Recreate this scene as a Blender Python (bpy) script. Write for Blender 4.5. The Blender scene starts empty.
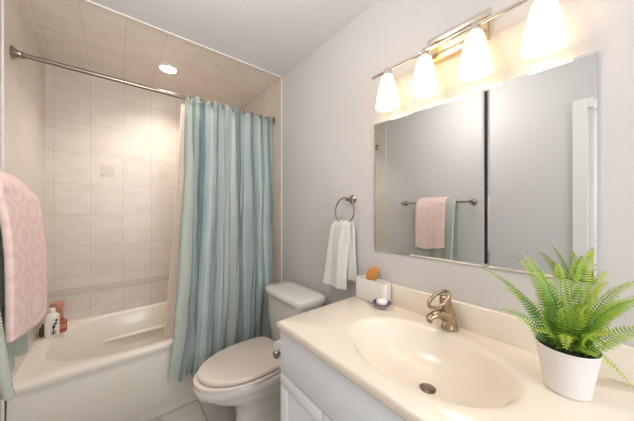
import bpy, bmesh, math, random
from mathutils import Vector, Matrix, noise as mnoise
random.seed(7)
S = bpy.context.scene
COL = S.collection
PI = math.pi

# ---------------------------------------------------------------- camera
XR, XL, YB, YT, ZC = 1.11, -0.41, 2.75, 1.84, 2.465      # right wall, left wall, back wall, start of tiling, ceiling
YREAR = -1.45
cd = bpy.data.cameras.new('camera'); cam = bpy.data.objects.new('camera', cd); COL.objects.link(cam)
cd.sensor_width = 36; cd.lens = 247/634*36; cd.clip_start = 0.02
cam.location = (0, 0, 1.32); cam.rotation_euler = (PI/2, 0, math.radians(-39.3))
S.camera = cam

# ---------------------------------------------------------------- world, exposure, large lights
w = bpy.data.worlds.new('world'); S.world = w; w.use_nodes = True
bg = w.node_tree.nodes['Background']
bg.inputs[0].default_value = (0.75, 0.87, 1.0, 1); bg.inputs[1].default_value = 1.5
S.view_settings.view_transform = 'Standard'; S.view_settings.look = 'None'
S.view_settings.exposure = 0.95; S.view_settings.gamma = 1; S.view_settings.use_curve_mapping = False

def area(name, loc, rot, sx, sy, power, col):
    l = bpy.data.lights.new(name, 'AREA'); l.shape = 'RECTANGLE'; l.size = sx; l.size_y = sy
    l.energy = power; l.color = col
    o = bpy.data.objects.new(name, l); COL.objects.link(o); o.location = loc; o.rotation_euler = rot
    return o
# daylight entering by the window in the wall behind the camera
area('window_daylight', (0.32, YREAR+0.06, 1.55), (PI/2, 0, 0), 1.0, 1.2, 10.5, (0.98, 0.98, 1.0))
# added fill light, set under an invented ceiling lamp out of frame
l = bpy.data.lights.new('added_ceiling_light', 'POINT'); l.energy = 7.6; l.color = (1.0, 0.96, 0.91); l.shadow_soft_size = .11
o = bpy.data.objects.new('added_ceiling_light', l); COL.objects.link(o); o.location = (.14, .84, ZC-.17)

# ---------------------------------------------------------------- materials
def new_mat(name):
    m = bpy.data.materials.new(name); m.use_nodes = True
    return m, m.node_tree.nodes, m.node_tree.links, m.node_tree.nodes['Principled BSDF']
def srgb(r, g, b):
    f = lambda c: (c/255/12.92) if c/255 <= .04045 else ((c/255+.055)/1.055)**2.4
    return (f(r), f(g), f(b), 1)
def mat(name, col, rough=.5, metal=0., noise=0., nscale=20, bump=0., bscale=60, coat=0., spec=.5, stretch=(1,1,1)):
    m, N, L, b = new_mat(name)
    b.inputs['Base Color'].default_value = col; b.inputs['Roughness'].default_value = rough
    b.inputs['Metallic'].default_value = metal; b.inputs['Coat Weight'].default_value = coat
    b.inputs['Specular IOR Level'].default_value = spec
    tc = N.new('ShaderNodeTexCoord'); mp = N.new('ShaderNodeMapping'); mp.inputs['Scale'].default_value = stretch
    L.new(tc.outputs['Object'], mp.inputs['Vector'])
    n = N.new('ShaderNodeTexNoise'); n.inputs['Scale'].default_value = nscale; n.inputs['Detail'].default_value = 4
    L.new(mp.outputs[0], n.inputs['Vector'])
    mx = N.new('ShaderNodeMix'); mx.data_type = 'RGBA'
    k = 1-noise
    mx.inputs['A'].default_value = (col[0]*k, col[1]*k, col[2]*k, 1)
    mx.inputs['B'].default_value = (min(1, col[0]*(1+noise*.6)), min(1, col[1]*(1+noise*.6)), min(1, col[2]*(1+noise*.6)), 1)
    L.new(n.outputs['Fac'], mx.inputs['Factor']); L.new(mx.outputs['Result'], b.inputs['Base Color'])
    if bump:
        n2 = N.new('ShaderNodeTexNoise'); n2.inputs['Scale'].default_value = bscale; n2.inputs['Detail'].default_value = 3
        L.new(mp.outputs[0], n2.inputs['Vector'])
        bp = N.new('ShaderNodeBump'); bp.inputs['Strength'].default_value = bump; bp.inputs['Distance'].default_value = .01
        L.new(n2.outputs['Fac'], bp.inputs['Height']); L.new(bp.outputs[0], b.inputs['Normal'])
    return m
def emit(name, col, s):
    m, N, L, b = new_mat(name)
    b.inputs['Base Color'].default_value = (.9, .88, .85, 1)
    b.inputs['Emission Color'].default_value = col; b.inputs['Emission Strength'].default_value = s
    return m

M = {}
M['paint'] = mat('wall_paint', srgb(211, 206, 204), .6, noise=.02, nscale=3, bump=.03, bscale=250)
M['ceil'] = mat('ceiling_paint', srgb(230, 231, 234), .8, noise=.02, nscale=3)
M['trim'] = mat('white_trim', srgb(232, 230, 224), .4)
M['tub'] = mat('tub_acrylic', srgb(231, 224, 213), .22, noise=.01, coat=.2)
M['porc'] = mat('white_porcelain', srgb(228, 224, 218), .15, noise=.01, coat=.5)
M['seat'] = mat('toilet_seat_plastic', srgb(224, 211, 201), .3, noise=.01)
M['counter'] = mat('cultured_marble', srgb(240, 229, 212), .25, noise=.03, nscale=6, coat=.3)
M['cab'] = mat('cabinet_paint', srgb(238, 242, 248), .45, noise=.01)
M['nickel'] = mat('brushed_nickel', srgb(160, 147, 134), .28, 1., noise=.08, nscale=30, stretch=(1, 1, 12))
M['faucet'] = mat('champagne_nickel', srgb(178, 158, 134), .26, 1., noise=.08, nscale=30)
M['darknickel'] = mat('dark_nickel', srgb(150, 138, 128), .3, 1., noise=.06)
M['chrome'] = mat('polished_chrome', srgb(222, 214, 205), .12, 1.)
M['gold'] = mat('pale_brass', srgb(234, 212, 170), .25, 1., noise=.05)
M['black'] = mat('black_gap', srgb(18, 20, 24), .7)
M['white_cer'] = mat('white_ceramic', srgb(232, 226, 220), .35, noise=.02)
M['pot'] = mat('white_pot_glaze', srgb(232, 228, 224), .4, noise=.015)
M['soil'] = mat('dark_soil', srgb(52, 44, 30), .95, noise=.4, nscale=80, bump=.6)
M['wood'] = mat('orange_wood', srgb(205, 138, 62), .45, noise=.25, nscale=18, stretch=(1, 1, 6))
M['bristle'] = mat('bristles', srgb(214, 176, 120), .9, noise=.2, nscale=300)
M['soap'] = mat('white_soap', srgb(245, 243, 240), .4)
M['blueglaze'] = mat('blue_glaze', srgb(72, 84, 150), .25, noise=.15, nscale=60, coat=.4)
M['grnT'] = mat('green_terry', srgb(202, 208, 193), .95, noise=.12, nscale=90, bump=.8, bscale=320, spec=.1)
M['whtT'] = mat('white_terry', srgb(250, 247, 240), .95, noise=.07, nscale=70, bump=1.0, bscale=190, spec=.1)
M['mat'] = mat('bath_mat_pile', srgb(232, 224, 208), .95, noise=.1, nscale=120, bump=1., bscale=300)
M['botw'] = mat('white_plastic', srgb(236, 230, 222), .35)
M['bott'] = mat('coral_soap_plastic', srgb(196, 140, 116), .35, noise=.06)
M['botr'] = mat('red_soap_plastic', srgb(176, 82, 70), .3, noise=.06)
M['botk'] = mat('dark_green_plastic', srgb(74, 76, 56), .35)
M['ink'] = mat('black_ink', srgb(40, 38, 40), .5)
M['paper'] = mat('tissue_paper', srgb(244, 242, 240), .9, bump=.2, bscale=200)
M['shade'] = emit('lit_frosted_glass', (1.0, .72, .36, 1), 1.15)
M['bulb'] = emit('lit_bulb', (1.0, .74, .46, 1), 5.5)
M['down'] = emit('lit_downlight', (1.0, .86, .70, 1), 14)
M['dome'] = emit('added_lamp_dome', (1.0, .90, .78, 1), 1.2)  # glowing dome of the added, unseen ceiling lamp
M['frond'] = None

# mirror
m, N, L, b = new_mat('mirror_glass'); b.inputs['Base Color'].default_value = (.80, .83, .84, 1)
b.inputs['Metallic'].default_value = 1; b.inputs['Roughness'].default_value = .02; M['mirror'] = m
# window glass
m, N, L, b = new_mat('window_glass'); b.inputs['Transmission Weight'].default_value = 1; b.inputs['Roughness'].default_value = .3
b.inputs['Base Color'].default_value = (.95, .97, 1, 1); M['glass'] = m

def tile_mat(name, plane, c1, c2, grout, w_, h_, ox, oz, vein=True, mortar=.0022, rough=.3):
    """plane: which world axes run along and across the tile grid, e.g. 'xz'"""
    m, N, L, b = new_mat(name)
    g = N.new('ShaderNodeNewGeometry'); sp = N.new('ShaderNodeSeparateXYZ'); L.new(g.outputs['Position'], sp.inputs[0])
    cb = N.new('ShaderNodeCombineXYZ')
    L.new(sp.outputs['XYZ'.index(plane[0].upper())], cb.inputs[0]); L.new(sp.outputs['XYZ'.index(plane[1].upper())], cb.inputs[1])
    mp = N.new('ShaderNodeMapping'); mp.vector_type = 'POINT'; mp.inputs['Location'].default_value = (-ox+20*w_, -oz+20*h_, 0)
    L.new(cb.outputs[0], mp.inputs['Vector'])
    br = N.new('ShaderNodeTexBrick'); br.offset = 0; br.squash = 1
    br.inputs['Scale'].default_value = 1; br.inputs['Brick Width'].default_value = w_; br.inputs['Row Height'].default_value = h_
    br.inputs['Mortar Size'].default_value = mortar; br.inputs['Mortar Smooth'].default_value = .3
    br.inputs['Color1'].default_value = c1; br.inputs['Color2'].default_value = c2; br.inputs['Mortar'].default_value = grout
    L.new(mp.outputs[0], br.inputs['Vector'])
    n = N.new('ShaderNodeTexNoise'); n.inputs['Scale'].default_value = 5; n.inputs['Detail'].default_value = 8; n.inputs['Roughness'].default_value = .65
    n.inputs['Distortion'].default_value = .8
    m2 = N.new('ShaderNodeMapping'); m2.inputs['Scale'].default_value = (1, 2.6, 1); L.new(cb.outputs[0], m2.inputs['Vector']); L.new(m2.outputs[0], n.inputs['Vector'])
    rp = N.new('ShaderNodeValToRGB'); rp.color_ramp.elements[0].position = .3; rp.color_ramp.elements[1].position = .7
    rp.color_ramp.elements[0].color = (.90, .88, .86, 1); rp.color_ramp.elements[1].color = (1, 1, 1, 1)
    L.new(n.outputs['Fac'], rp.inputs[0])
    mx = N.new('ShaderNodeMix'); mx.data_type = 'RGBA'; mx.blend_type = 'MULTIPLY'; mx.inputs['Factor'].default_value = 1 if vein else .5
    L.new(br.outputs['Color'], mx.inputs['A']); L.new(rp.outputs[0], mx.inputs['B']); L.new(mx.outputs['Result'], b.inputs['Base Color'])
    bp = N.new('ShaderNodeBump'); bp.invert = True; bp.inputs['Strength'].default_value = .3; bp.inputs['Distance'].default_value = .002
    L.new(br.outputs['Fac'], bp.inputs['Height']); L.new(bp.outputs[0], b.inputs['Normal'])
    b.inputs['Roughness'].default_value = rough
    return m
tc1, tc2, tg = srgb(226, 218, 209), srgb(222, 213, 204), srgb(204, 195, 185)
M['tile_back'] = tile_mat('wall_tile_back', 'xz', tc1, tc2, tg, .2085, .2485, -.362, 1.036)
M['tile_side'] = tile_mat('wall_tile_side', 'yz', tc1, tc2, srgb(212, 203, 193), .2085, .2485, 2.75, 1.036)
M['tile_ceil'] = tile_mat('ceiling_tile', 'xy', srgb(244, 235, 226), srgb(241, 232, 223), srgb(222, 211, 200), .2085, .47, -.362, 2.75)
M['floor'] = tile_mat('floor_tile', 'xy', srgb(216, 211, 202), srgb(210, 205, 196), srgb(160, 154, 145), .335, .335, .45, 1.86, mortar=.004, rough=.35)
M['listello'] = mat('listello_tile', srgb(208, 200, 188), .35, noise=.06, nscale=30, bump=.2, bscale=90)
M['deco'] = mat('deco_inlay', srgb(213, 205, 196), .4)

# ---------------------------------------------------------------- mesh helpers
def link(o, parent=None):
    COL.objects.link(o)
    if parent: o.parent = parent
    return o
def obj(name, bm, m, parent=None, smooth=True, angle=40):
    me = bpy.data.meshes.new(name); bmesh.ops.recalc_face_normals(bm, faces=bm.faces)
    if smooth:
        ca = math.radians(angle)
        for f in bm.faces: f.smooth = True
        for e in bm.edges:
            if len(e.link_faces) == 2 and e.calc_face_angle(0) > ca: e.smooth = False
    bm.to_mesh(me); bm.free()
    for k in (m if isinstance(m, (list, tuple)) else [m]): me.materials.append(k)
    return link(bpy.data.objects.new(name, me), parent)
def tag(o, label, cat, group=None, kind=None):
    if label: o['label'] = label
    if cat: o['category'] = cat
    if group: o['group'] = group
    if kind: o['kind'] = kind
    return o
def thing(name, loc, label, cat, group=None, rz=0):
    o = bpy.data.objects.new(name, None); o.empty_display_size = .05; COL.objects.link(o); o.location = loc; o.rotation_euler = (0, 0, rz)
    return tag(o, label, cat, group)
def struct(name, bm, m, parent=None, smooth=False):
    o = obj(name, bm, m, parent, smooth)
    o['kind'] = 'structure'
    return o
def box(x0, x1, y0, y1, z0, z1, bev=0., seg=2, bm=None):
    nb = bmesh.new(); bmesh.ops.create_cube(nb, size=1)
    for v in nb.verts: v.co = Vector((x0+(v.co.x+.5)*(x1-x0), y0+(v.co.y+.5)*(y1-y0), z0+(v.co.z+.5)*(z1-z0)))
    if bev: bmesh.ops.bevel(nb, geom=list(nb.edges), offset=bev, segments=seg, profile=.5, affect='EDGES')
    if bm is None: return nb
    return join(bm, nb)
def join(a, b_):
    mp = {v: a.verts.new(v.co) for v in b_.verts}
    for f in b_.faces:
        try:
            nf = a.faces.new([mp[v] for v in f.verts]); nf.material_index = f.material_index
        except ValueError: pass
    b_.free(); return a
def loft(rings, cap0=True, cap1=True, closed=True, bm=None, mi=None):
    bm = bm or bmesh.new(); R = [[bm.verts.new(p) for p in r] for r in rings]; n = len(rings[0])
    for i in range(len(R)-1):
        for j in range(n if closed else n-1):
            f = bm.faces.new((R[i][j], R[i][(j+1) % n], R[i+1][(j+1) % n], R[i+1][j]))
            if mi: f.material_index = mi(i, j)
    if cap0: bm.faces.new(R[0][::-1])
    if cap1: bm.faces.new(R[-1])
    return bm
def lathe(prof, n=32, c=(0, 0, 0), cap0=True, cap1=True, sx=1, sy=1, bm=None):
    rs = [[(c[0]+r*sx*math.cos(2*PI*k/n), c[1]+r*sy*math.sin(2*PI*k/n), c[2]+z) for k in range(n)] for r, z in prof]
    return loft(rs, cap0, cap1, bm=bm)
def tube(pts, r, n=12, closed=False, bm=None, cap=True):
    P = [Vector(p) for p in pts]; m_ = len(P); rings = []; up = None
    for i in range(m_):
        if closed: t = (P[(i+1) % m_]-P[i-1])
        else: t = P[min(i+1, m_-1)]-P[max(i-1, 0)]
        t.normalize()
        if up is None:
            up = Vector((0, 0, 1)) if abs(t.z) < .9 else Vector((1, 0, 0))
        a = t.cross(up); a.normalize(); b_ = a.cross(t); up = b_
        rr = r[i] if isinstance(r, (list, tuple)) else r
        rings.append([P[i]+a*rr*math.cos(2*PI*k/n)+b_*rr*math.sin(2*PI*k/n) for k in range(n)])
    if closed: rings.append(rings[0])
    bm = loft(rings, cap and not closed, cap and not closed, bm=bm)
    if closed: bmesh.ops.remove_doubles(bm, verts=bm.verts, dist=1e-6)
    return bm
def xform(bm, mtx):
    bmesh.ops.transform(bm, matrix=mtx, verts=bm.verts); return bm
def sub(o, lv=1):
    s = o.modifiers.new('s', 'SUBSURF'); s.levels = lv; s.render_levels = lv; return o
def solid(o, t, off=0):
    s = o.modifiers.new('t', 'SOLIDIFY'); s.thickness = t; s.offset = off; return o
def lerp(a, b_, t): return a+(b_-a)*t
def interp(tab, t):
    for (a, va), (b_, vb) in zip(tab, tab[1:]):
        if t <= b_: return va+(vb-va)*max(0, (t-a))/(b_-a)
    return tab[-1][1]
def smin(t): return t*t*(3-2*t)

# ---------------------------------------------------------------- room shell
T = .1
struct('floor', box(XL-T, XR+T, YREAR-T, YB+T, -T, 0), M['floor'])
struct('ceiling', box(XL-T, XR+T, YREAR-T, YT, ZC, ZC+T), M['ceil'])
struct('ceiling_alcove', box(XL-T, XR+T, YT, YB+T, ZC, ZC+T), M['tile_ceil'])
wb = struct('wall_back', box(XL-T, XR+T, YB, YB+T, 0, ZC), M['tile_back'])
struct('wall_right', box(XR, XR+T, YREAR, YT, 0, ZC), M['paint'])
struct('wall_right_tiled', box(XR, XR+T, YT, YB, 0, ZC), M['tile_side'])
struct('wall_left_tiled', box(XL-T, XL, YT, YB, 0, ZC), M['tile_side'])
# left wall, with a doorway near the camera
DY0, DY1, DZ = -.66, .14, 2.05
bm = box(XL-T, XL, DY1, YT, 0, ZC); box(XL-T, XL, YREAR, DY0, 0, ZC, bm=bm); box(XL-T, XL, DY0, DY1, DZ, ZC, bm=bm)
struct('wall_left', bm, M['paint'])
# rear wall with the window
WX0, WX1, WZ0, WZ1 = -.18, .82, .95, 2.15
bm = box(XL-T, WX0, YREAR-T, YREAR, 0, ZC); box(WX1, XR+T, YREAR-T, YREAR, 0, ZC, bm=bm)
box(WX0, WX1, YREAR-T, YREAR, 0, WZ0, bm=bm); box(WX0, WX1, YREAR-T, YREAR, WZ1, ZC, bm=bm)
struct('wall_rear', bm, M['paint'])
bm = box(WX0-.06, WX1+.06, YREAR, YREAR+.015, WZ1, WZ1+.07); box(WX0-.06, WX1+.06, YREAR, YREAR+.03, WZ0-.05, WZ0, bm=bm)
box(WX0-.06, WX0, YREAR, YREAR+.015, WZ0, WZ1, bm=bm); box(WX1, WX1+.06, YREAR, YREAR+.015, WZ0, WZ1, bm=bm)
box(WX0, WX1, YREAR-.06, YREAR-.03, 1.53, 1.57, bm=bm)
wf = struct('window_1', bm, M['trim'])
struct('pane', box(WX0, WX1, YREAR-.052, YREAR-.046, WZ0, WZ1), M['glass'], wf)
# door and its casing in the left wall
bm = box(XL, XL+.018, DY1, DY1+.075, 0, DZ+.07, .003); box(XL, XL+.018, DY0-.075, DY0, 0, DZ+.07, .003, bm=bm)
box(XL, XL+.018, DY0, DY1, DZ, DZ+.07, .003, bm=bm)
struct('trim_3', bm, M['trim'])
bm = box(XL-.06, XL-.025, DY0, DY1, .005, DZ)
for z0, z1 in ((.2, .95), (1.1, 1.9)):
    for y0, y1 in ((DY0+.1, -.3), (-.22, DY1-.1)): box(XL-.03, XL-.018, y0, y1, z0, z1, .004, bm=bm)
dr = struct('door_1', bm, M['trim'])
struct('door_handle', lathe([(.02, 0), (.022, .01), (.012, .02), (.012, .035), (.026, .045), (.028, .06), (.018, .07)], 20).__class__ and
       xform(lathe([(.02, 0), (.022, .01), (.012, .02), (.012, .035), (.026, .045), (.028, .06), (.018, .07)], 20),
             Matrix.Translation((XL-.025, .06, 1.0)) @ Matrix.Rotation(PI/2, 4, 'Y')), M['nickel'], dr, True)
# white edging where the tiles stop: up the side walls and over the ceiling
bm = box(XL, XR, YT-.012, YT, ZC-.008, ZC); struct('trim_1', bm, M['trim'])
bm = box(XR-.006, XR, YT-.010, YT, 0, ZC-.008); box(XL, XL+.006, YT-.010, YT, 0, ZC-.008, bm=bm); struct('trim_2', bm, M['trim'])
# listello band round the alcove and inlaid decor tiles
LZ0, LZ1 = .655, .708
bm = box(XL, XR, YB-.004, YB, LZ0, LZ1, .001); box(XL, XL+.004, YT, YB-.004, LZ0, LZ1, .001, bm=bm); box(XR-.004, XR, YT, YB-.004, LZ0, LZ1, .001, bm=bm)
struct('trim_4', bm, M['listello'])
bm = bmesh.new()
for cx in (-.05, .366):
    cz = 1.652; s = .043
    for a, b_ in ((0, 1),):
        box(cx-s, cx+s, YB-.002, YB, cz+s-.006, cz+s, bm=bm); box(cx-s, cx+s, YB-.002, YB, cz-s, cz-s+.006, bm=bm)
        box(cx-s, cx-s+.006, YB-.002, YB, cz-s, cz+s, bm=bm); box(cx+s-.006, cx+s, YB-.002, YB, cz-s, cz+s, bm=bm)
    for i in range(3):
        for j in range(3):
            px, pz = cx-.025+i*.025, cz-.025+j*.025; r_ = .0125 if (i+j) % 2 == 0 else .006
            q = box(-r_, r_, YB-.002, YB, -r_, r_); xform(q, Matrix.Translation((px, 0, pz)) @ Matrix.Rotation(PI/4 if (i+j) % 2 else 0, 4, 'Y')); join(bm, q)
struct('trim_5', bm, M['deco'])
bm = box(XR-.012, XR, .94, YT-.012, 0, .09, .003); struct('baseboard_right', bm, M['trim'])
bm = box(XL, XL+.012, .215, YT-.012, 0, .09, .003); struct('baseboard_left', bm, M['trim'])

# invented flush lamp, added out of frame to brighten the room evenly
t = thing('added_ceiling_lamp', (.14, .84, ZC), 'unseen flush glass dome lamp added on the ceiling to brighten the room', 'lamp')
obj('lamp_base', lathe([(.15, -.02), (.16, 0)], 32), M['nickel'], t)
obj('lamp_shade', lathe([(.02, -.10), (.09, -.085), (.13, -.055), (.145, -.02)], 32), M['dome'], t)

# ---------------------------------------------------------------- bathtub
def rect_ring(x0, x1, y0, y1, z, cx, cy, angs):
    out = []
    for a in angs:
        dx, dy = math.cos(a), math.sin(a); t_ = 1e9
        if dx > 1e-9: t_ = min(t_, (x1-cx)/dx)
        if dx < -1e-9: t_ = min(t_, (x0-cx)/dx)
        if dy > 1e-9: t_ = min(t_, (y1-cy)/dy)
        if dy < -1e-9: t_ = min(t_, (y0-cy)/dy)
        out.append((cx+dx*t_, cy+dy*t_, z))
    return out
def angles(x0, x1, y0, y1, cx, cy, n):
    A = [2*PI*k/n for k in range(n)]
    for px, py in ((x0, y0), (x0, y1), (x1, y0), (x1, y1)):
        a = math.atan2(py-cy, px-cx) % (2*PI)
        k = min(range(len(A)), key=lambda i: abs((A[i]-a+PI) % (2*PI)-PI)); A[k] = a
    return sorted(A)
def sup(cx, cy, a, b_, z, angs, n=2.):
    out = []
    for t_ in angs:
        c, s = math.cos(t_), math.sin(t_)
        r = (abs(c/a)**n+abs(s/b_)**n)**(-1/n)
        out.append((cx+r*c, cy+r*s, z))
    return out
TZ = .452
tx0, tx1, ty0, ty1 = XL+.001, XR-.001, 1.862, YB-.005
cx, cy = .35, 2.32
A = angles(tx0, tx1, ty0, ty1, cx, cy, 120)
def rr(d, z): return rect_ring(tx0+d*.0, tx1-d*.0, ty0+d, ty1, z, cx, cy, A)
R = [rr(.012, 0), rr(.012, .06), rr(.0, .075), rr(.004, .38), rr(.004, .415), rr(0, .42), rr(0, TZ-.008), rr(.003, TZ-.002), rr(.009, TZ)]
R += [sup(cx, cy, .690, .388, TZ, A, 3.2), sup(cx, cy, .683, .381, TZ-.004, A, 3.2), sup(cx, cy, .676, .374, TZ-.016, A, 3.2),
      sup(cx, cy, .645, .350, .34, A, 3.4), sup(cx+.02, cy, .585, .315, .20, A, 4), sup(cx+.03, cy, .55, .295, .125, A, 3.6),
      sup(cx+.04, cy, .50, .26, .10, A, 3.2), sup(cx+.05, cy, .30, .15, .092, A, 2.5)]
t = thing('bathtub', (cx, 2.3, 0), 'white alcove bathtub with a plain apron, set between the tiled walls', 'bathtub')
def put(name, bm, m, parent, **k):
    """build in world coordinates, then parent keeping place"""
    o = obj(name, bm, m, None, **k); o.parent = parent
    o.matrix_parent_inverse = (Matrix.Translation(parent.location) @ parent.rotation_euler.to_matrix().to_4x4()).inverted()
    return o
put('tub_shell', loft(R, False, True), M['tub'], t, angle=50)
# moulded ledge along the far inner side
bm = tube([(-.20+1.06*k/16, 2.628+.012*math.sin(PI*k/16), .26) for k in range(17)], [.003+.017*math.sin(PI*min(1, max(.02, k/16)))**.4 for k in range(17)], 12); put('inner_ledge', bm, M['tub'], t)
put('drain', lathe([(.03, .0), (.032, .003), (.02, .005)], 24, (.86, cy, .093)), M['chrome'], t)

# ---------------------------------------------------------------- shower rod, curtain and liner
RY, RZ = 1.975, 2.132
t = thing('shower_rod', (XL, RY, RZ), 'brushed nickel shower curtain rod spanning the tub alcove', 'curtain rod')
put('rod', tube([(XL+.015, RY, RZ), (.35, RY, RZ-.004), (XR-.015, RY, RZ)], .0125, 16), M['nickel'], t)
for s, x in ((1, XL), (-1, XR)):
    q = lathe([(.034, 0), (.036, .004), (.030, .008), (.019, .024), (.0165, .034), (.018, .036), (.018, .044), (.0128, .046)], 24)
    put('flange', xform(q, Matrix.Translation((x, RY, RZ)) @ Matrix.Rotation(s*PI/2, 4, 'Y')), M['nickel'], t)

def stripe_mat():
    m, N, L, b = new_mat('striped_taffeta')
    uv = N.new('ShaderNodeUVMap'); sp = N.new('ShaderNodeSeparateXYZ'); L.new(uv.outputs[0], sp.inputs[0])
    mul = N.new('ShaderNodeMath'); mul.operation = 'MULTIPLY'; mul.inputs[1].default_value = 2.6; L.new(sp.outputs[0], mul.inputs[0])
    fr = N.new('ShaderNodeMath'); fr.operation = 'FRACT'; L.new(mul.outputs[0], fr.inputs[0])
    r = N.new('ShaderNodeValToRGB'); r.color_ramp.interpolation = 'CONSTANT'
    cols = [(0, (171, 186, 183)), (.075, (194, 204, 196)), (.16, (134, 156, 158)), (.20, (161, 181, 181)), (.27, (197, 204, 196)), (.33, (174, 186, 179)),
            (.38, (144, 166, 167)), (.47, (120, 145, 149)), (.52, (170, 187, 186)), (.60, (193, 201, 193)), (.66, (153, 167, 159)), (.70, (186, 197, 193)),
            (.79, (148, 168, 171)), (.84, (126, 150, 155)), (.90, (167, 183, 182)), (.95, (194, 202, 194))]
    el = r.color_ramp.elements
    for i, (p, c) in enumerate(cols):
        e = el[i] if i < 2 else el.new(p)
        e.position = p; e.color = srgb(*c)
    L.new(fr.outputs[0], r.inputs[0])
    n = N.new('ShaderNodeTexNoise'); n.inputs['Scale'].default_value = 6; n.inputs['Detail'].default_value = 6
    mp = N.new('ShaderNodeMapping'); mp.inputs['Scale'].default_value = (10, 5, 1); L.new(uv.outputs[0], mp.inputs[0]); L.new(mp.outputs[0], n.inputs['Vector'])
    bp = N.new('ShaderNodeBump'); bp.inputs['Strength'].default_value = .5; bp.inputs['Distance'].default_value = .006
    L.new(n.outputs['Fac'], bp.inputs['Height']); L.new(bp.outputs[0], b.inputs['Normal'])
    L.new(r.outputs[0], b.inputs['Base Color']); b.inputs['Roughness'].default_value = .42; b.inputs['Sheen Weight'].default_value = .2
    tr = N.new('ShaderNodeBsdfTranslucent'); L.new(r.outputs[0], tr.inputs[0]); mx = N.new('ShaderNodeMixShader'); mx.inputs[0].default_value = .12
    L.new(b.outputs[0], mx.inputs[1]); L.new(tr.outputs[0], mx.inputs[2]); L.new(mx.outputs[0], N['Material Output'].inputs[0])
    return m
M['curtain'] = stripe_mat()
m = mat('liner_vinyl', srgb(236, 224, 212), .35, noise=.02); N = m.node_tree.nodes; L = m.node_tree.links
tr = N.new('ShaderNodeBsdfTranslucent'); tr.inputs[0].default_value = srgb(238, 228, 216); mx = N.new('ShaderNodeMixShader'); mx.inputs[0].default_value = .4
L.new(N['Principled BSDF'].outputs[0], mx.inputs[1]); L.new(tr.outputs[0], mx.inputs[2]); L.new(mx.outputs[0], N['Material Output'].inputs[0])
M['liner'] = m

def cloth(name, ns, nt, fn, m, parent=None):
    bm = bmesh.new(); uvl = bm.loops.layers.uv.new('UVMap')
    V = [[bm.verts.new(fn(i/ns, j/nt)) for j in range(nt+1)] for i in range(ns+1)]
    for i in range(ns):
        for j in range(nt):
            f = bm.faces.new((V[i][j], V[i+1][j], V[i+1][j+1], V[i][j+1])); f.smooth = True
            for l, (a, b_) in zip(f.loops, ((i, j), (i+1, j), (i+1, j+1), (i, j+1))): l[uvl].uv = (a/ns, b_/nt)
    me = bpy.data.meshes.new(name); bm.to_mesh(me); bm.free(); me.materials.append(m)
    return link(bpy.data.objects.new(name, me), parent)
rnd = random.Random(3)
KN = [rnd.uniform(-1, 1) for _ in range(60)]
NF = 7.0
def warp(s): return s+.022*math.sin(2*PI*s*2.3+.6)+.012*math.sin(2*PI*s*5.1+2)
def curtain(s, t_):
    z_top = RZ+.006+.012*math.cos(2*PI*NF*warp(s)); z_bot = .235-.02*s+.012*math.sin(9*s)
    z = lerp(z_top, z_bot, t_)
    ph = 2*PI*NF*warp(s)+.5*math.sin(3*t_+6*s)
    amp = lerp(.028, .052, smin(min(1, t_*1.6)))*(.75+.35*math.sin(11*s+2.2*t_))
    # secondary soft folds that appear lower down
    a2 = .010*t_*math.sin(2*PI*21*s+2*t_)
    x0 = interp([(0, .385), (.25, .372), (.7, .318), (1, .262)], t_); x1 = interp([(0, 1.075), (.4, 1.05), (1, .99)], t_)
    ybase = interp([(0, 1.940), (.12, 1.925), (.5, 1.84), (.80, 1.775), (1, 1.768)], t_)
    x = lerp(x0, x1, s)+.016*math.sin(2*ph)*(.5+.5*t_)+.004*math.sin(ph*3.1+5*t_)
    pin = .62+.48*min(1, t_*6)
    y = ybase+amp*pin*math.sin(ph)+a2
    y += .006*math.sin(13*t_+17*s)*t_+.004*math.sin(31*t_+9*s+3*math.sin(20*s))*(.3+t_)
    nv = mnoise.noise(Vector((s*8, t_*2.6, 1.3)))+.6*mnoise.noise(Vector((s*17+t_*5, t_*9, 4.1)))
    y += .013*nv*min(1, t_*4); x += .010*mnoise.noise(Vector((s*6, t_*5, 9)))*min(1, t_*3)
    if z < TZ+.08: y = min(y, 1.848)
    return (x, y, z)
cl = cloth('shower_curtain', 340, 120, curtain, M['curtain'])
tag(cl, 'shower curtain with vertical blue, teal and cream stripes, gathered at the right of the tub', 'shower curtain')
def liner(s, t_):
    z = lerp(RZ-.03, .33, t_); ph = 2*PI*7*s+1
    y = interp([(0, 2.025), (.2, 2.03), (1, 2.06)], t_)+.014*math.sin(ph)
    x0 = interp([(0, .375), (.5, .325), (1, .262)], t_)
    return (lerp(x0, 1.0, s)+.008*math.cos(ph), y, z)
ln = cloth('shower_liner', 120, 40, liner, M['liner'])
tag(ln, 'plain beige shower liner hanging inside the tub behind the striped curtain', 'shower liner')
# hooks along the rod
def hook_bm():
    bm = tube([(0, .019*math.cos(a), .019*math.sin(a)) for a in [2*PI*k/20 for k in range(20)]], .0022, 8, True)
    box(-.010, .010, -.094, -.087, -.048, -.020, .002, bm=bm)
    tube([(0, -.018, -.004), (0, -.04, -.004), (0, -.088, -.024)], .002, 6, bm=bm)
    return bm
hk0 = None
HX = [.40, .475, .55, .63, .71, .79, .865, .935, 1.0, 1.055]
for i, x in enumerate(HX):
    o = obj('curtain_hook', hook_bm(), M['darknickel']) if hk0 is None else hk0.copy()
    if hk0 is None: hk0 = o
    else: COL.objects.link(o)
    o.location = (x, RY, RZ-.001)
    tag(o, 'small metal hook holding the striped curtain on the rod', 'curtain hook', 'hooks along the shower rod')

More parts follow.
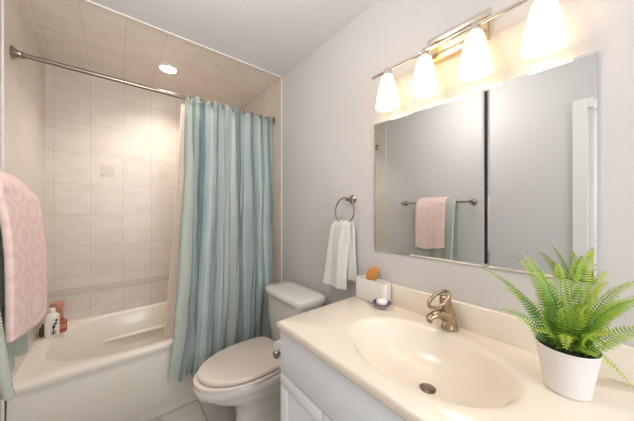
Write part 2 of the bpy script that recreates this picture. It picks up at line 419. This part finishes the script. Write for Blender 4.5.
# recessed downlight over the tub
t = thing('recessed_downlight', (.333, 2.30, ZC), 'round recessed downlight in the tiled ceiling above the tub', 'downlight')
obj('trim_ring', lathe([(.056, -.004), (.058, -.010), (.078, -.006), (.082, 0)], 40, cap0=False, cap1=False), M['trim'], t)
obj('lens', lathe([(.001, -.0045), (.057, -.0045), (.057, -.001)], 40), M['down'], t)
l = bpy.data.lights.new('downlight', 'SPOT'); l.energy = 21; l.color = (1, .90, .80); l.spot_size = 2.4; l.spot_blend = .8; l.shadow_soft_size = .05
o = bpy.data.objects.new('downlight', l); COL.objects.link(o); o.location = (.333, 2.30, ZC-.02)

# ---------------------------------------------------------------- bottles on the tub's corner
def bottle(name, loc, label, parts, rz=0, cat='bottle', group='bottles in the corner of the tub'):
    t = thing(name, loc, label, cat, group, rz)
    t.scale = (1.2, 1.2, 1.2)
    for nm, bm, m in parts: obj(nm, bm, m, t)
    return t
bz = TZ+.001
cap = lambda z, r, h: lathe([(r*.96, z), (r, z+.002), (r, z+h-.003), (r*.85, z+h)], 24)
lab = bmesh.new()
wb_ = [('body', lathe([(.024, 0), (.028, .004), (.028, .10), (.026, .118), (.018, .130), (.013, .134)], 32, sx=1.1, sy=.8), M['botw']), ('cap', cap(.134, .014, .026), M['botw'])]
t = bottle('lotion_bottle', (-.335, 2.48, bz), 'white bottle with black lettering, front one on the tub corner', wb_, rz=.25)
def patch(pts, th=.0015):
    bm = bmesh.new(); a = [bm.verts.new((x, -th, z)) for x, z in pts]; b_ = [bm.verts.new((x, 0, z)) for x, z in pts]
    bm.faces.new(a); bm.faces.new(b_[::-1]); n = len(pts)
    for i in range(n): bm.faces.new((a[i], a[(i+1) % n], b_[(i+1) % n], b_[i]))
    return bm
bm = bmesh.new()
for pts in ([(.002, .062), (.015, .070), (.017, .082), (.006, .078)], [(.008, .088), (.018, .086), (.019, .098), (.012, .100)], [(-.004, .05), (.01, .052), (.008, .064), (-.002, .06)]): join(bm, patch(pts))
box(.000, .004, -.0012, 0, .014, .066, bm=bm)
for k in range(3): box(-.008, .012, -.001, 0, .030-k*.006, .0325-k*.006, bm=bm)
o = obj('label', xform(bm, Matrix.Translation((0, -.0225, 0))), M['ink'], t)
bottle('wash_bottle', (-.322, 2.570, bz), 'coral squeeze bottle standing at the back of the tub corner',
       [('body', lathe([(.021, 0), (.025, .004), (.027, .05), (.023, .11), (.019, .125)], 32, sx=1.1, sy=.7), M['bott']), ('cap', lathe([(.019, .126), (.027, .130), (.029, .150), (.026, .168), (.018, .172)], 24, sx=1.1, sy=.8), M['bott'])])
bottle('soap_bottle', (-.292, 2.515, bz), 'low red bottle standing right of the white lotion bottle',
       [('body', box(-.022, .022, -.013, .013, 0, .075, .010, 4), M['botr']), ('cap', cap(.073, .010, .012), M['botr']), ('label', box(-.016, .016, -.0142, -.0128, .025, .05), M['bott'])], rz=.15)
bottle('shampoo_bottle', (-.378, 2.52, bz), 'dark green bottle half hidden behind the white lotion bottle',
       [('body', lathe([(.018, 0), (.021, .004), (.021, .045), (.012, .056)], 24), M['botk']), ('cap', cap(.056, .010, .012), M['botk'])])

# ---------------------------------------------------------------- towel bar and towels on the left wall
BX, BZ = XL+.075, 1.402
t = thing('towel_bar', (XL, 1.21, BZ), 'brushed nickel towel bar on the left wall, carrying the pink and green towels', 'towel bar')
put('bar', tube([(BX, .85, BZ), (BX, 1.57, BZ)], .009, 16), M['darknickel'], t)
for y in (.86, 1.56):
    q = lathe([(.028, 0), (.029, .006), (.02, .012), (.011, .02), (.010, .060), (.015, .066), (.017, .075), (.015, .084), (.006, .088)], 24)
    put('bracket', xform(q, Matrix.Translation((XL, y, BZ)) @ Matrix.Rotation(PI/2, 4, 'Y')), M['darknickel'], t)
def draped(name, y0, y1, path, thick, m, wob, lab_, cat, bottom_fn=None, ns=36, nt=70):
    # path: control points (x,z) from the back hem over the bar to the front hem
    seg = [0]
    for a, b_ in zip(path, path[1:]): seg.append(seg[-1]+math.hypot(b_[0]-a[0], b_[1]-a[1]))
    tot = seg[-1]
    def cr(q):
        d = q*tot; i = max(k for k in range(len(seg)-1) if seg[k] <= d+1e-9); f = (d-seg[i])/(seg[i+1]-seg[i])
        p = [Vector(path[max(0, i-1)]), Vector(path[i]), Vector(path[i+1]), Vector(path[min(len(path)-1, i+2)])]
        return .5*((2*p[1])+(p[2]-p[0])*f+(2*p[0]-5*p[1]+4*p[2]-p[3])*f*f+(3*p[1]-p[0]-3*p[2]+p[3])*f**3)
    def fn(s, q):
        p = cr(q); y = lerp(y0, y1, s)
        x, z = p.x, p.y
        dx, dy, dz = wob(s, q)
        return (x+dx, y+dy, z+dz)
    o = cloth(name, ns, nt, fn, m); solid(o, thick, 0)
    s_ = o.modifiers.new('b', 'BEVEL'); s_.width = thick*.4; s_.segments = 3; s_.limit_method = 'ANGLE'
    tag(o, lab_, cat); return o
# pink patterned terry
m, N, L, b = new_mat('pink_terry')
uv = N.new('ShaderNodeUVMap'); sp = N.new('ShaderNodeSeparateXYZ'); L.new(uv.outputs[0], sp.inputs[0])
def mth(op, a, b2=None):
    n = N.new('ShaderNodeMath'); n.operation = op
    for i, v in enumerate((a, b2)):
        if v is None: continue
        if isinstance(v, (int, float)): n.inputs[i].default_value = v
        else: L.new(v, n.inputs[i])
    return n.outputs[0]
U_ = mth('MULTIPLY', sp.outputs[0], 3.0*PI); V_ = mth('MULTIPLY', sp.outputs[1], 13.0*PI)
F_ = mth('MULTIPLY', mth('ADD', mth('COSINE', U_), mth('COSINE', V_)), 1.0)
G_ = mth('SINE', mth('MULTIPLY', F_, 4.2))
rp = N.new('ShaderNodeValToRGB'); rp.color_ramp.elements[0].position = .35; rp.color_ramp.elements[1].position = .75
rp.color_ramp.elements[0].color = srgb(238, 205, 199); rp.color_ramp.elements[1].color = srgb(242, 216, 209)
L.new(mth('ADD', mth('MULTIPLY', G_, .5), .5), rp.inputs[0]); L.new(rp.outputs[0], b.inputs['Base Color'])
tcn = N.new('ShaderNodeTexCoord'); nz = N.new('ShaderNodeTexNoise'); nz.inputs['Scale'].default_value = 350; L.new(tcn.outputs['Object'], nz.inputs['Vector'])
bp = N.new('ShaderNodeBump'); bp.inputs['Strength'].default_value = .6; bp.inputs['Distance'].default_value = .004; L.new(nz.outputs['Fac'], bp.inputs['Height'])
L.new(bp.outputs[0], b.inputs['Normal']); b.inputs['Roughness'].default_value = .95; b.inputs['Specular IOR Level'].default_value = .1
M['pink'] = m
draped('bath_towel', .975, 1.375,
       [(-.380, .90), (-.376, 1.15), (-.368, 1.36), (-.345, 1.420), (-.318, 1.422), (-.282, 1.38), (-.262, 1.25), (-.255, 1.05), (-.250, .84)], .020, M['grnT'],
       lambda s, q: ((.012*math.sin(s*17+1)*max(0, q-.62)*2.2)+(.036*max(0, .3-s)/.3*max(0, q-.6)*2.5), 0, (-.012*math.sin(s*9) if q > .9 else 0)),
       'pale green bath towel hanging under the pink towel on the bar', 'towel')
draped('hand_towel', 1.05, 1.33,
       [(-.397, 1.08), (-.396, 1.20), (-.390, 1.38), (-.362, 1.438), (-.318, 1.446), (-.268, 1.425), (-.232, 1.36), (-.216, 1.23), (-.213, 1.08), (-.214, .945)], .018, M['pink'],
       lambda s, q: ((.022*(s-.5) if q > .55 else 0)+.006*math.sin(s*9)*max(0, q-.6)*2, 0, (.012*math.cos(s*5) if q > .93 else 0)),
       'pink towel with a white lattice pattern draped over the green one', 'towel')

# ---------------------------------------------------------------- toilet
TYC = 1.40
t = thing('toilet', (XR-.022, TYC+.012, 0), 'white toilet with closed lid between the tub and the vanity', 'toilet')
def egg(z, df, db, hw, n=48, pf=2.0, pb=2.6):
    # front (toward -x) rounded like an egg, back squarer; distances from the wall
    c = db+(df-db)*.42; out = []
    for k in range(n):
        a = 2*PI*k/n; cc, ss = math.cos(a), math.sin(a)
        L_, p = ((df-c), pf) if cc > 0 else ((c-db), pb)
        r = (abs(cc/L_)**p+abs(ss/hw)**p)**(-1/p)
        out.append((-(c+r*cc), r*ss, z))
    return out
R = [egg(0, .555, .14, .120), egg(.01, .56, .135, .124), egg(.03, .55, .14, .115), egg(.14, .535, .15, .104), egg(.19, .555, .14, .112), egg(.235, .60, .12, .135),
     egg(.275, .68, .10, .162), egg(.305, .715, .08, .174), egg(.325, .728, .07, .180), egg(.332, .738, .06, .184), egg(.339, .762, .05, .194), egg(.375, .772, .045, .199),
     egg(.388, .770, .045, .198), egg(.392, .762, .05, .192)]
o = obj('bowl', loft(R), M['porc'], t, angle=70)
# trapway bulge
obj('trapway', tube([(-.50, 0, .10), (-.40, 0, .17), (-.30, 0, .20), (-.22, 0, .12), (-.2, 0, .04)], [.06, .112, .118, .11, .10], 24), M['porc'], t)
def slab(z0, z1, df, db, hw, r, pb=3.5):
    return loft([egg(z0, df-r, db+r, hw-r, pb=pb), egg(z0+.002, df, db, hw, pb=pb), egg(z1-r*.6, df, db, hw, pb=pb), egg(z1-r*.2, df-r*.5, db+r*.5, hw-r*.5, pb=pb), egg(z1, df-r*1.6, db+r*1.6, hw-r*1.6, pb=pb)])
obj('seat', slab(.398, .4145, .768, .245, .194, .006), M['seat'], t, angle=60)
obj('lid', slab(.4205, .443, .746, .255, .188, .008, 5), M['seat'], t, angle=60)
for s in (-1, 1):
    obj('hinge', box(-.262, -.232, s*.075-.02, s*.075+.02, .393, .428, .006), M['seat'], t)
# tank
def rrect(cx_, cy_, hx, hy, z, n=6, k=48):
    return [(cx_+(abs(math.cos(a))**(2/n))*math.copysign(hx, math.cos(a)), cy_+(abs(math.sin(a))**(2/n))*math.copysign(hy, math.sin(a)), z) for a in [2*PI*j/k for j in range(k)]]
R = [rrect(-.140, 0, .085, .165, .393), rrect(-.140, 0, .096, .182, .41), rrect(-.140, 0, .106, .205, .60), rrect(-.14, 0, .110, .212, .728)]
obj('tank', loft(R), M['porc'], t, angle=60)
R = [rrect(-.14, 0, .112, .217, .729), rrect(-.14, 0, .122, .228, .734), rrect(-.14, 0, .124, .230, .757), rrect(-.14, 0, .118, .225, .772), rrect(-.14, 0, .10, .207, .780), rrect(-.14, 0, .04, .12, .783)]
obj('tank_lid', loft(R), M['porc'], t, angle=60)
obj('bolt_cap', lathe([(.014, 0), (.013, .010), (.006, .016)], 16, (-.30, .135, 0)), M['porc'], t)

# ---------------------------------------------------------------- vanity cabinet and countertop
VY0, VY1, VF = -.075, .934, .557
t = thing('vanity_cabinet', ((VF+XR)/2, .42, 0), 'pale blue-grey painted vanity cabinet under the sink counter', 'cabinet')
bm = box(VF+.018, XR-.002, VY0, VY0+.018, .09, .805, .001); box(VF+.018, XR-.002, VY1-.018, VY1, .09, .805, .001, bm=bm)
box(XR-.012, XR-.002, VY0+.018, VY1-.018, .09, .805, bm=bm); box(VF+.018, XR-.012, VY0+.018, VY1-.018, .09, .108, bm=bm)
box(VF+.018, VF+.036, VY0+.018, VY1-.018, .108, .805, bm=bm); box(VF+.07, XR-.002, VY0+.01, VY1-.01, 0, .09, bm=bm)
put('cabinet_body', bm, M['cab'], t, smooth=False)
bm = box(VF, VF+.018, VY0+.002, VY1, .623, .800, .003); put('false_drawer_front', bm, M['cab'], t)
edges = [VY1, .655, .41, .165, VY0+.002]
for a, b_ in zip(edges, edges[1:]):
    y0, y1 = b_+.002, a-.002
    bm = box(VF+.006, VF+.018, y0+.03, y1-.03, .13, .60)
    fr = .052
    for q in ((y0, y1, .617-fr, .617), (y0, y1, .105, .105+fr), (y0, y0+fr, .105+fr, .617-fr), (y1-fr, y1, .105+fr, .617-fr)):
        box(VF, VF+.018, q[0], q[1], q[2], q[3], .0025, bm=bm)
    box(VF+.0035, VF+.010, y0+fr+.012, y1-fr-.012, .105+fr+.012, .617-fr-.012, .002, 1, bm=bm)
    put('cabinet_door', bm, M['cab'], t)

CT = .843
t = thing('sink_countertop', (.83, .42, .80), 'cream one-piece countertop with an oval sink and low backsplash on the vanity', 'countertop')
cx0, cx1, cy0, cy1 = .545, XR-.002, VY0-.015, .940
scx, scy = .810, .432
A = angles(cx0, cx1, cy0, cy1, scx, scy, 144)
def cr_(d, z): return rect_ring(cx0+d, cx1, cy0+d, cy1-d, z, scx, scy, A)
R = [cr_(.012, .8055), cr_(.003, .808), cr_(0, .814), cr_(0, CT-.010), cr_(.003, CT-.003), cr_(.010, CT)]
prof = [(1.10, 0), (1.04, -.0008), (1.0, -.004), (.965, -.011), (.93, -.022), (.88, -.042), (.80, -.070), (.68, -.096), (.52, -.116), (.34, -.128), (.18, -.134), (.09, -.137)]
for k, dz in prof:
    R.append([(scx+.197*k*math.cos(a)+(1-min(1, k))*.024, scy+.272*k*math.sin(a)-(1-min(1, k))*.015, CT+dz) for a in A])
R = [cr_(.035, .8055)]+R
bm = loft(R, False, True)
o = put('counter_slab', bm, M['counter'], t, angle=60)
bm = box(XR-.022, XR-.001, cy0, cy1, CT-.002, .946, .005, 3); put('backsplash', bm, M['counter'], t)
# drain in the bowl
dx, dy, dz = scx+.205*0+.024, scy-.015, CT-.137
put('drain', lathe([(.026, 0), (.027, .002), (.022, .003), (.020, .001), (.019, .001), (.018, .004), (.014, .005), (.003, .0055)], 32, (dx, dy, dz)), M['darknickel'], t)

# ---------------------------------------------------------------- faucet
FX, FY = 1.045, .432
t = thing('faucet', (FX, FY, CT), 'brushed nickel single-lever faucet with a loop handle behind the sink', 'faucet', rz=-.42)
t.scale = (1.1, 1.1, 1.1); t.location.z = CT+.0005
def ell(c, rx, ry, tilt, n=28):
    # ring around point c, tilted about y
    Rm = Matrix.Rotation(tilt, 3, 'Y')
    return [Vector(c)+Rm @ Vector((rx*math.cos(2*PI*k/n), ry*math.sin(2*PI*k/n), 0)) for k in range(n)]
R = [ell((0, 0, 0), .030, .027, 0), ell((0, 0, .006), .031, .028, 0), ell((0, 0, .012), .028, .025, 0), ell((-.002, 0, .03), .025, .022, -.05), ell((-.006, 0, .055), .023, .020, -.12),
     ell((-.012, 0, .08), .021, .019, -.25), ell((-.018, 0, .098), .020, .019, -.35), ell((-.024, 0, .110), .017, .017, -.45), ell((-.027, 0, .116), .009, .009, -.5)]
obj('body', loft(R), M['faucet'], t, angle=60)
R = []
for (x, z, rx, ry, tl) in ((.004, .038, .026, .022, -1.0), (-.020, .052, .022, .021, -1.1), (-.044, .059, .017, .019, -1.3), (-.066, .059, .013, .017, -1.55), (-.083, .053, .011, .015, -1.8), (-.093, .046, .009, .012, -2.2)):
    R.append(ell((x, 0, z), rx, ry, tl))
obj('spout', loft(R), M['faucet'], t, angle=60)
obj('aerator', xform(lathe([(.008, -.012), (.0095, -.010), (.0095, 0)], 16), Matrix.Translation((-.085, 0, .046)) @ Matrix.Rotation(.25, 4, 'Y')), M['darknickel'], t)
# loop handle: oval ring rising toward the sink
pts = []
for k in range(36):
    a = 2*PI*k/36; u = .042*math.cos(a); v = .029*math.sin(a)
    pts.append(Vector((-.047+u*.86, v, .112+u*.58)))
bm = tube(pts, .0062, 10, True)
loft([ell((-.018, 0, .108), .019, .018, -.2), ell((-.020, 0, .116), .019, .018, -.15), ell((-.024, 0, .122), .015, .015, -.1), ell((-.026, 0, .125), .006, .007, -.1)], bm=bm)
obj('loop_handle', bm, M['faucet'], t, angle=60)

# ---------------------------------------------------------------- things on the counter
t = thing('organizer_box', (1.056, .826, CT), 'white ceramic toothbrush holder box against the backsplash', 'holder')
t.location.z = CT+.0005
def rbx(hx, hy, z, n=5): return rrect(0, 0, hx, hy, z, n, 64)
hx, hy, H = .030, .101, .112
obj('holder_body', loft([rbx(hx-.004, hy-.004, 0), rbx(hx-.001, hy-.001, .002), rbx(hx, hy, .006), rbx(hx, hy, H-.003), rbx(hx-.0015, hy-.0015, H), rbx(hx-.006, hy-.006, H), rbx(hx-.0075, hy-.0075, H-.003), rbx(hx-.008, hy-.008, .010)]), M['white_cer'], t, angle=60)
obj('divider', box(-hx+.008, hx-.008, -.002, .002, .01, H-.004), M['white_cer'], t)
# wooden nail brush standing in the holder
t = thing('nail_brush', (1.060, .862, CT+.112), 'oval wooden nail brush standing up in the white holder box', 'brush')
t.location = (1.056, .856, CT+.088); t.rotation_euler = (.45, 0, .62); t.scale = (1.1, 1.2, 1.12)
def oval(z0, z1, a, b_, r, n=36):
    f = lambda k, x: [(x, a*k*math.cos(2*PI*j/n), .048+b_*k*math.sin(2*PI*j/n)) for j in range(n)]
    return loft([f(.82, z0), f(.95, z0+r*.5), f(1, z0+r), f(1, z1-r), f(.95, z1-r*.5), f(.82, z1)])
obj('brush_block', oval(-.012, .001, .024, .043, .004), M['wood'], t)
obj('bristles', oval(.0012, .012, .019, .036, .002), M['bristle'], t)
# soap dish
t = thing('soap_dish', (1.012, .735, CT+.0005), 'small blue and white dish on the counter before the holder box', 'dish')
t.scale = (1.22, 1.18, 1.1)
obj('dish_bowl', lathe([(.016, 0), (.018, .003), (.018, .005), (.030, .014), (.035, .022), (.036, .0245), (.034, .0245), (.028, .017), (.014, .009), (.001, .008)], 36, cap1=False), M['blueglaze'], t)
obj('rim_band', lathe([(.0345, .0205), (.0372, .0215), (.0378, .0262), (.0362, .0272), (.0342, .026)], 36, cap0=False, cap1=False), M['darknickel'], t)
obj('white_band', lathe([(.0185, .0045), (.0305, .0135), (.0312, .0145), (.0192, .0055)], 36, cap0=False, cap1=False), M['white_cer'], t)
o = obj('soap_bar', lathe([(.006, 0), (.017, .003), (.024, .010), (.025, .016), (.021, .023), (.012, .027), (.002, .028)], 32), M['soap']); o.location = (1.012, .735, CT+.0115); o.scale = (1.12, 1.12, 1.15)
tag(o, 'round white soap lying in the small blue dish', 'soap')

# ---------------------------------------------------------------- potted fern
PX, PY = .932, .088
t = thing('potted_fern', (PX, PY, CT+.0005), 'green fern in a tapered white pot on the counter by the sink', 'potted plant')
pr = [(.040, 0), (.044, .001), (.046, .004)]
for k in range(24): pr.append((.0465+.0165*(k/23)**1.1+(.0006 if (k % 2 and 5 < k < 15) else 0), .008+.104*k/23))
pr += [(.0655, .117), (.0645, .119), (.0615, .118), (.060, .113), (.058, .095)]
obj('pot', lathe(pr, 56, cap1=False), M['pot'], t, angle=50)
obj('soil', lathe([(.0575, .094), (.059, .100), (.04, .106), (.002, .108)], 32), M['soil'], t)
def leaf_mat():
    m, N, L, b = new_mat('fern_leaf')
    uv = N.new('ShaderNodeUVMap'); sp = N.new('ShaderNodeSeparateXYZ'); L.new(uv.outputs[0], sp.inputs[0])
    oi = N.new('ShaderNodeObjectInfo')
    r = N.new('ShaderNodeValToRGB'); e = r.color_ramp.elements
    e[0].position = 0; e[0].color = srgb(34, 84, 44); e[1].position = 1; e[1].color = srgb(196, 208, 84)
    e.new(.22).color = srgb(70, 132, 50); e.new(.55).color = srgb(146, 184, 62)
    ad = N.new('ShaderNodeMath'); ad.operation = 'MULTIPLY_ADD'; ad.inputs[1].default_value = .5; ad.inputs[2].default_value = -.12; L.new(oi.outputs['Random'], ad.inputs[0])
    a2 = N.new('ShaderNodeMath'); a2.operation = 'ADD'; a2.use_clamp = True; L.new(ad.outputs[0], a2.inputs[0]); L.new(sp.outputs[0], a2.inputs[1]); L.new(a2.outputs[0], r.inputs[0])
    L.new(r.outputs[0], b.inputs['Base Color']); b.inputs['Roughness'].default_value = .45
    tr = N.new('ShaderNodeBsdfTranslucent'); L.new(r.outputs[0], tr.inputs[0]); mx = N.new('ShaderNodeMixShader'); mx.inputs[0].default_value = .3
    L.new(b.outputs[0], mx.inputs[1]); L.new(tr.outputs[0], mx.inputs[2]); L.new(mx.outputs[0], N['Material Output'].inputs[0])
    return m
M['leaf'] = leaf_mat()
fr_ = random.Random(11)
def frond(p0, p1, p2, ln=.026, k=34, tw=0., fc=.4):
    """fern frond along a quadratic curve p0-p1-p2 (pot coordinates) with paired leaflets"""
    p0, p1, p2 = Vector(p0), Vector(p1), Vector(p2)
    k = max(12, int(((p1-p0).length+(p2-p1).length)/.0088))
    c = lambda q: p0*(1-q)**2+p1*2*q*(1-q)+p2*q*q
    d = lambda q: ((p1-p0)*(1-q)+(p2-p1)*q).normalized()
    bm = bmesh.new(); uvl = bm.loops.layers.uv.new('UVMap')
    def face(vs, u):
        f = bm.faces.new([bm.verts.new(v) for v in vs])
        for l, uu in zip(f.loops, u): l[uvl].uv = (uu, 0)
    n = 14; prev = None
    for i in range(n+1):
        q = i/n; t_ = d(q); a = t_.cross(Vector((.01, 0, 1))).normalized(); b_ = a.cross(t_); r = .0013*(1-.7*q)
        ring = [bm.verts.new(c(q)+a*r*math.cos(x)+b_*r*math.sin(x)) for x in (0, PI/2, PI, 3*PI/2)]
        if prev:
            for j in range(4):
                f = bm.faces.new((prev[j], prev[(j+1) % 4], ring[(j+1) % 4], ring[j]))
                for l in f.loops: l[uvl].uv = (.05+.3*q, 0)
        prev = ring
    for i in range(k):
        q = .13+.865*i/(k-1); t_ = d(q); up_ = (Vector((.01, 0, 1))*(1-fc)+Vector((-.9, -.1, .42))*fc).normalized()
        side = t_.cross(up_).normalized()
        side = (Matrix.Rotation(tw, 3, t_) @ side); nrm = side.cross(t_).normalized()
        env = (min(1, (q-.04)/.22))**.7*(1-max(0, (q-.30)/.72))**.75
        le = ln*(.14+.86*max(0, env)); wd = .0022*(.5+.5*env)+.0005
        for s in (-1, 1):
            base = c(q); dirv = (side*s+t_*.25+nrm*-.10*fr_.uniform(.3, 1.8)).normalized()
            le_ = le*fr_.uniform(.88, 1.08)
            m1 = base+dirv*le_*.35; m2 = base+dirv*le_*.78-nrm*le_*.05; tip = base+dirv*le_+t_*le_*.12-nrm*le_*.14
            f1 = t_*wd
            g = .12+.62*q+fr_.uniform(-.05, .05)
            face([base-f1*.35, m1-f1, m1+f1, base+f1*.35], (g*.7, g, g, g*.7))
            face([m1-f1, m2-f1*.8, m2+f1*.8, m1+f1], (g, g+.12, g+.12, g))
            face([m2-f1*.8, tip, m2+f1*.8], (g+.12, g+.2, g+.12))
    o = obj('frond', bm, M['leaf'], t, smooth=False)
    return o
# frond tips seen in the photo, given in room coordinates
tips = [((.93, .288, 1.135), .05, .026), ((.90, .170, 1.195), .07, .028), ((.97, .190, 1.165), .06, .026), ((.99, .150, 1.135), .05, .026), ((1.03, .045, 1.205), .07, .026), ((1.05, .075, 1.175), .06, .024),
        ((.95, -.035, 1.16), .06, .028), ((.97, -.06, 1.12), .06, .028), ((.84, -.005, 1.05), .09, .028), ((.90, -.045, 1.13), .06, .03), ((.93, .105, 1.17), .06, .026),
        ((.945, -.020, .905), .12, .024), ((.885, .22, 1.03), .07, .025), ((.98, .235, 1.07), .06, .024), ((1.00, .02, 1.16), .06, .028), ((.88, .09, 1.10), .06, .026),
        ((1.02, .16, 1.08), .06, .024), ((1.03, -.03, 1.10), .06, .026), ((.99, -.09, 1.05), .07, .028), ((.95, .02, 1.14), .06, .028)]
for (tip, up, ln_) in tips:
    e = Vector(tip)-Vector((PX, PY, CT)); hd = Vector((e.x, e.y, 0)); 
    st = Vector((hd.x*.12, hd.y*.12, .102))+Vector((fr_.uniform(-.018, .018), fr_.uniform(-.018, .018), 0))
    mid = Vector((hd.x*.36, hd.y*.36, max(.11, e.z*.78)+up*.45))
    frond(st, mid, e, ln_, 38, fr_.uniform(-.35, .35))
for k in range(20):
    a = 2*PI*k/20*7+fr_.uniform(-.3, .3); rd = fr_.uniform(.05, .125); hz = fr_.uniform(.155, .27)-rd*.3
    if math.cos(a)*rd > .11: rd *= .8
    e = Vector((rd*math.cos(a), rd*math.sin(a), hz)); st = Vector((e.x*.2, e.y*.2, .102))
    if k < 12: e = Vector((.072*math.cos(a), .072*math.sin(a), fr_.uniform(.125, .155)))
    frond(st, Vector((e.x*.35, e.y*.35, hz*.85+.02)), e, fr_.uniform(.018, .026), 26, fr_.uniform(-.8, .8))

# ---------------------------------------------------------------- medicine cabinet
my0, my1, mgap, mz0, mz1, mx = .040, .848, .322, 1.103, 1.792, XR-.010
t = thing('medicine_cabinet', (XR, (my0+my1)/2, mz0), 'frameless mirrored medicine cabinet with two doors above the counter', 'mirror')
put('cabinet_box', box(XR-.0042, XR-.0005, my0+.012, my1-.012, mz0+.012, mz1-.012), M['black'], t, smooth=False)
def bevel_mirror(y0, y1):
    bv = .007; xf, xb = mx, XR-.004
    P = lambda x, d: [(x, y0+d, mz0+d), (x, y1-d, mz0+d), (x, y1-d, mz1-d), (x, y0+d, mz1-d)]
    return loft([P(xb, 0), P(xf+.0012, 0), P(xf, bv)], True, True)
put('mirror_door', bevel_mirror(mgap+.006, my1), M['mirror'], t, smooth=False)
put('mirror_door', bevel_mirror(my0, mgap-.005), M['mirror'], t, smooth=False)

# ---------------------------------------------------------------- vanity light
LX, LYC, LZ = 1.045, .438, 2.012
t = thing('vanity_light', (XR, LYC, LZ), 'four-lamp bar light with frosted bell shades above the mirror', 'wall lamp')
put('back_plate', box(XR-.028, XR-.0005, LYC-.125, LYC+.085, LZ-.040, LZ+.06, .003), M['gold'], t)
put('plate_rail', box(XR-.038, XR-.028, LYC-.14, LYC+.10, LZ+.035, LZ+.060, .002), M['chrome'], t)
for s in (-1, 1):
    put('arm', tube([(XR-.03, LYC+s*.07, LZ+.02), (LX, LYC+s*.07, LZ)], .007, 12), M['chrome'], t)
bm = tube([(LX, LYC-.37, LZ), (LX, LYC+.37, LZ)], .0075, 14)
for s in (-1, 1): join(bm, xform(lathe([(.009, 0), (.011, .004), (.009, .012), (.004, .016)], 16), Matrix.Translation((LX, LYC+s*.367, LZ)) @ Matrix.Rotation(-s*PI/2, 4, 'X')))
put('rod', bm, M['chrome'], t)
for y in (.151, .343, .537, .727):
    bm = lathe([(.010, .012), (.013, .008), (.013, -.006), (.019, -.010), (.021, -.022), (.016, -.026)], 20, (LX, y, LZ))
    put('lamp_holder', bm, M['chrome'], t)
    sh = [(.018, -.022), (.026, -.030), (.033, -.050), (.041, -.085), (.049, -.125), (.054, -.160), (.056, -.180), (.0555, -.1815), (.054, -.180), (.052, -.160), (.047, -.125), (.039, -.085), (.031, -.050), (.022, -.032)]
    s_ = put('lamp_shade', lathe(sh, 36, (LX, y, LZ), cap0=False, cap1=False), M['shade'], t)
    b_ = lathe([(.010, -.035), (.013, -.045), (.023, -.075), (.026, -.095), (.023, -.112), (.013, -.122), (.002, -.124)], 24, (LX, y, LZ))
    o = put('bulb', b_, M['bulb'], s_)
    o.matrix_parent_inverse = Matrix.Identity(4); o.location = (0, 0, 0)

# ---------------------------------------------------------------- towel ring and white towel
GY, GZ, GX = 1.035, 1.385, XR-.045
t = thing('towel_ring', (XR, GY-.02, GZ), 'brushed nickel towel ring on the right wall above the toilet tank', 'towel ring')
q = lathe([(.026, 0), (.027, .005), (.018, .011), (.010, .018), (.010, .036), (.013, .042), (.012, .056), (.005, .060)], 24)
put('mount', xform(q, Matrix.Translation((XR, GY-.022, GZ)) @ Matrix.Rotation(-PI/2, 4, 'Y')), M['darknickel'], t)
rr_ = .078
put('ring', tube([(GX-.012*(1-math.cos(a))*.5, GY+rr_*math.sin(a), GZ-.066+rr_*math.cos(a)) for a in [2*PI*k/48 for k in range(48)]], .0042, 10, True), M['darknickel'], t)
zb = GZ-.066-rr_
def face_towel(s, q):
    # q: 0 back hem -> .45 over the ring -> 1 front hem
    top = .44
    if q < top: f = 1-q/top; z = lerp(zb+.012, .905, f); x = GX+.010+.004*f; ya, yb_ = lerp(.985, .958, f**.6), lerp(1.085, 1.09, f)
    else: f = (q-top)/(1-top); z = lerp(zb+.012, .86, f); x = GX-.024-.006*f; ya, yb_ = lerp(.985, 1.0, f), lerp(1.09, 1.195, f**.42)
    e = min(1, abs(q-top)*30)
    x = lerp(GX-.007, x, e); z += .008*(1-e)
    fold = (.006*math.sin(s*PI*2.4+.9+q*1.5)+.0015*math.sin(s*PI*8+2)*(1.2-abs(q-top)))*min(1, abs(q-top)*5+.35)
    return (min(x+fold, XR-.012), lerp(ya, yb_, s)+.006*math.sin(q*9+s*4), z-.01*math.sin(s*3)*max(0, q-.9)*10)
o = cloth('face_towel', 44, 70, face_towel, M['whtT']); solid(o, .011, 0)
tag(o, 'white textured face towel hanging from the ring on the right wall', 'towel')

# ---------------------------------------------------------------- toilet paper on the vanity's side
t = thing('paper_holder', (.62, VY1, .645), 'metal toilet paper holder on the side of the vanity', 'holder')
put('mount', xform(lathe([(.018, 0), (.019, .004), (.009, .010), (.009, .087)], 16), Matrix.Translation((.720, VY1, .645)) @ Matrix.Rotation(-PI/2, 4, 'X')), M['darknickel'], t)
bm = tube([(.720, VY1+.084, .645), (.592, VY1+.084, .645)], .008, 12)
join(bm, xform(lathe([(.009, 0), (.016, .004), (.019, .012), (.016, .020), (.006, .025)], 20), Matrix.Translation((.596, VY1+.084, .645)) @ Matrix.Rotation(-PI/2, 4, 'Y')))
put('holder_arm', bm, M['darknickel'], t)
bm = lathe([(.0125, -.048), (.057, -.050), (.058, -.048), (.058, .048), (.057, .050), (.0125, .048)], 40)
for f in [f for f in bm.faces if len(f.verts) > 4]: bm.faces.remove(f)
V = bm.verts[:]
bm2 = lathe([(.0125, -.048), (.0125, .048)], 40, cap0=False, cap1=False); join(bm, bm2)
o = obj('toilet_paper_roll', xform(bm, Matrix.Rotation(PI/2, 4, 'Y')), M['paper']); o.location = (.652, VY1+.084, .6402)
tag(o, 'white toilet paper roll on the holder beside the vanity', 'toilet paper')

# ---------------------------------------------------------------- bath mat
bm = box(-.36, .225, 1.36, 1.845, .001, .020, .008, 3)
o = obj('bath_mat', bm, M['mat']); tag(o, 'cream bath mat on the floor along the tub', 'bath mat')
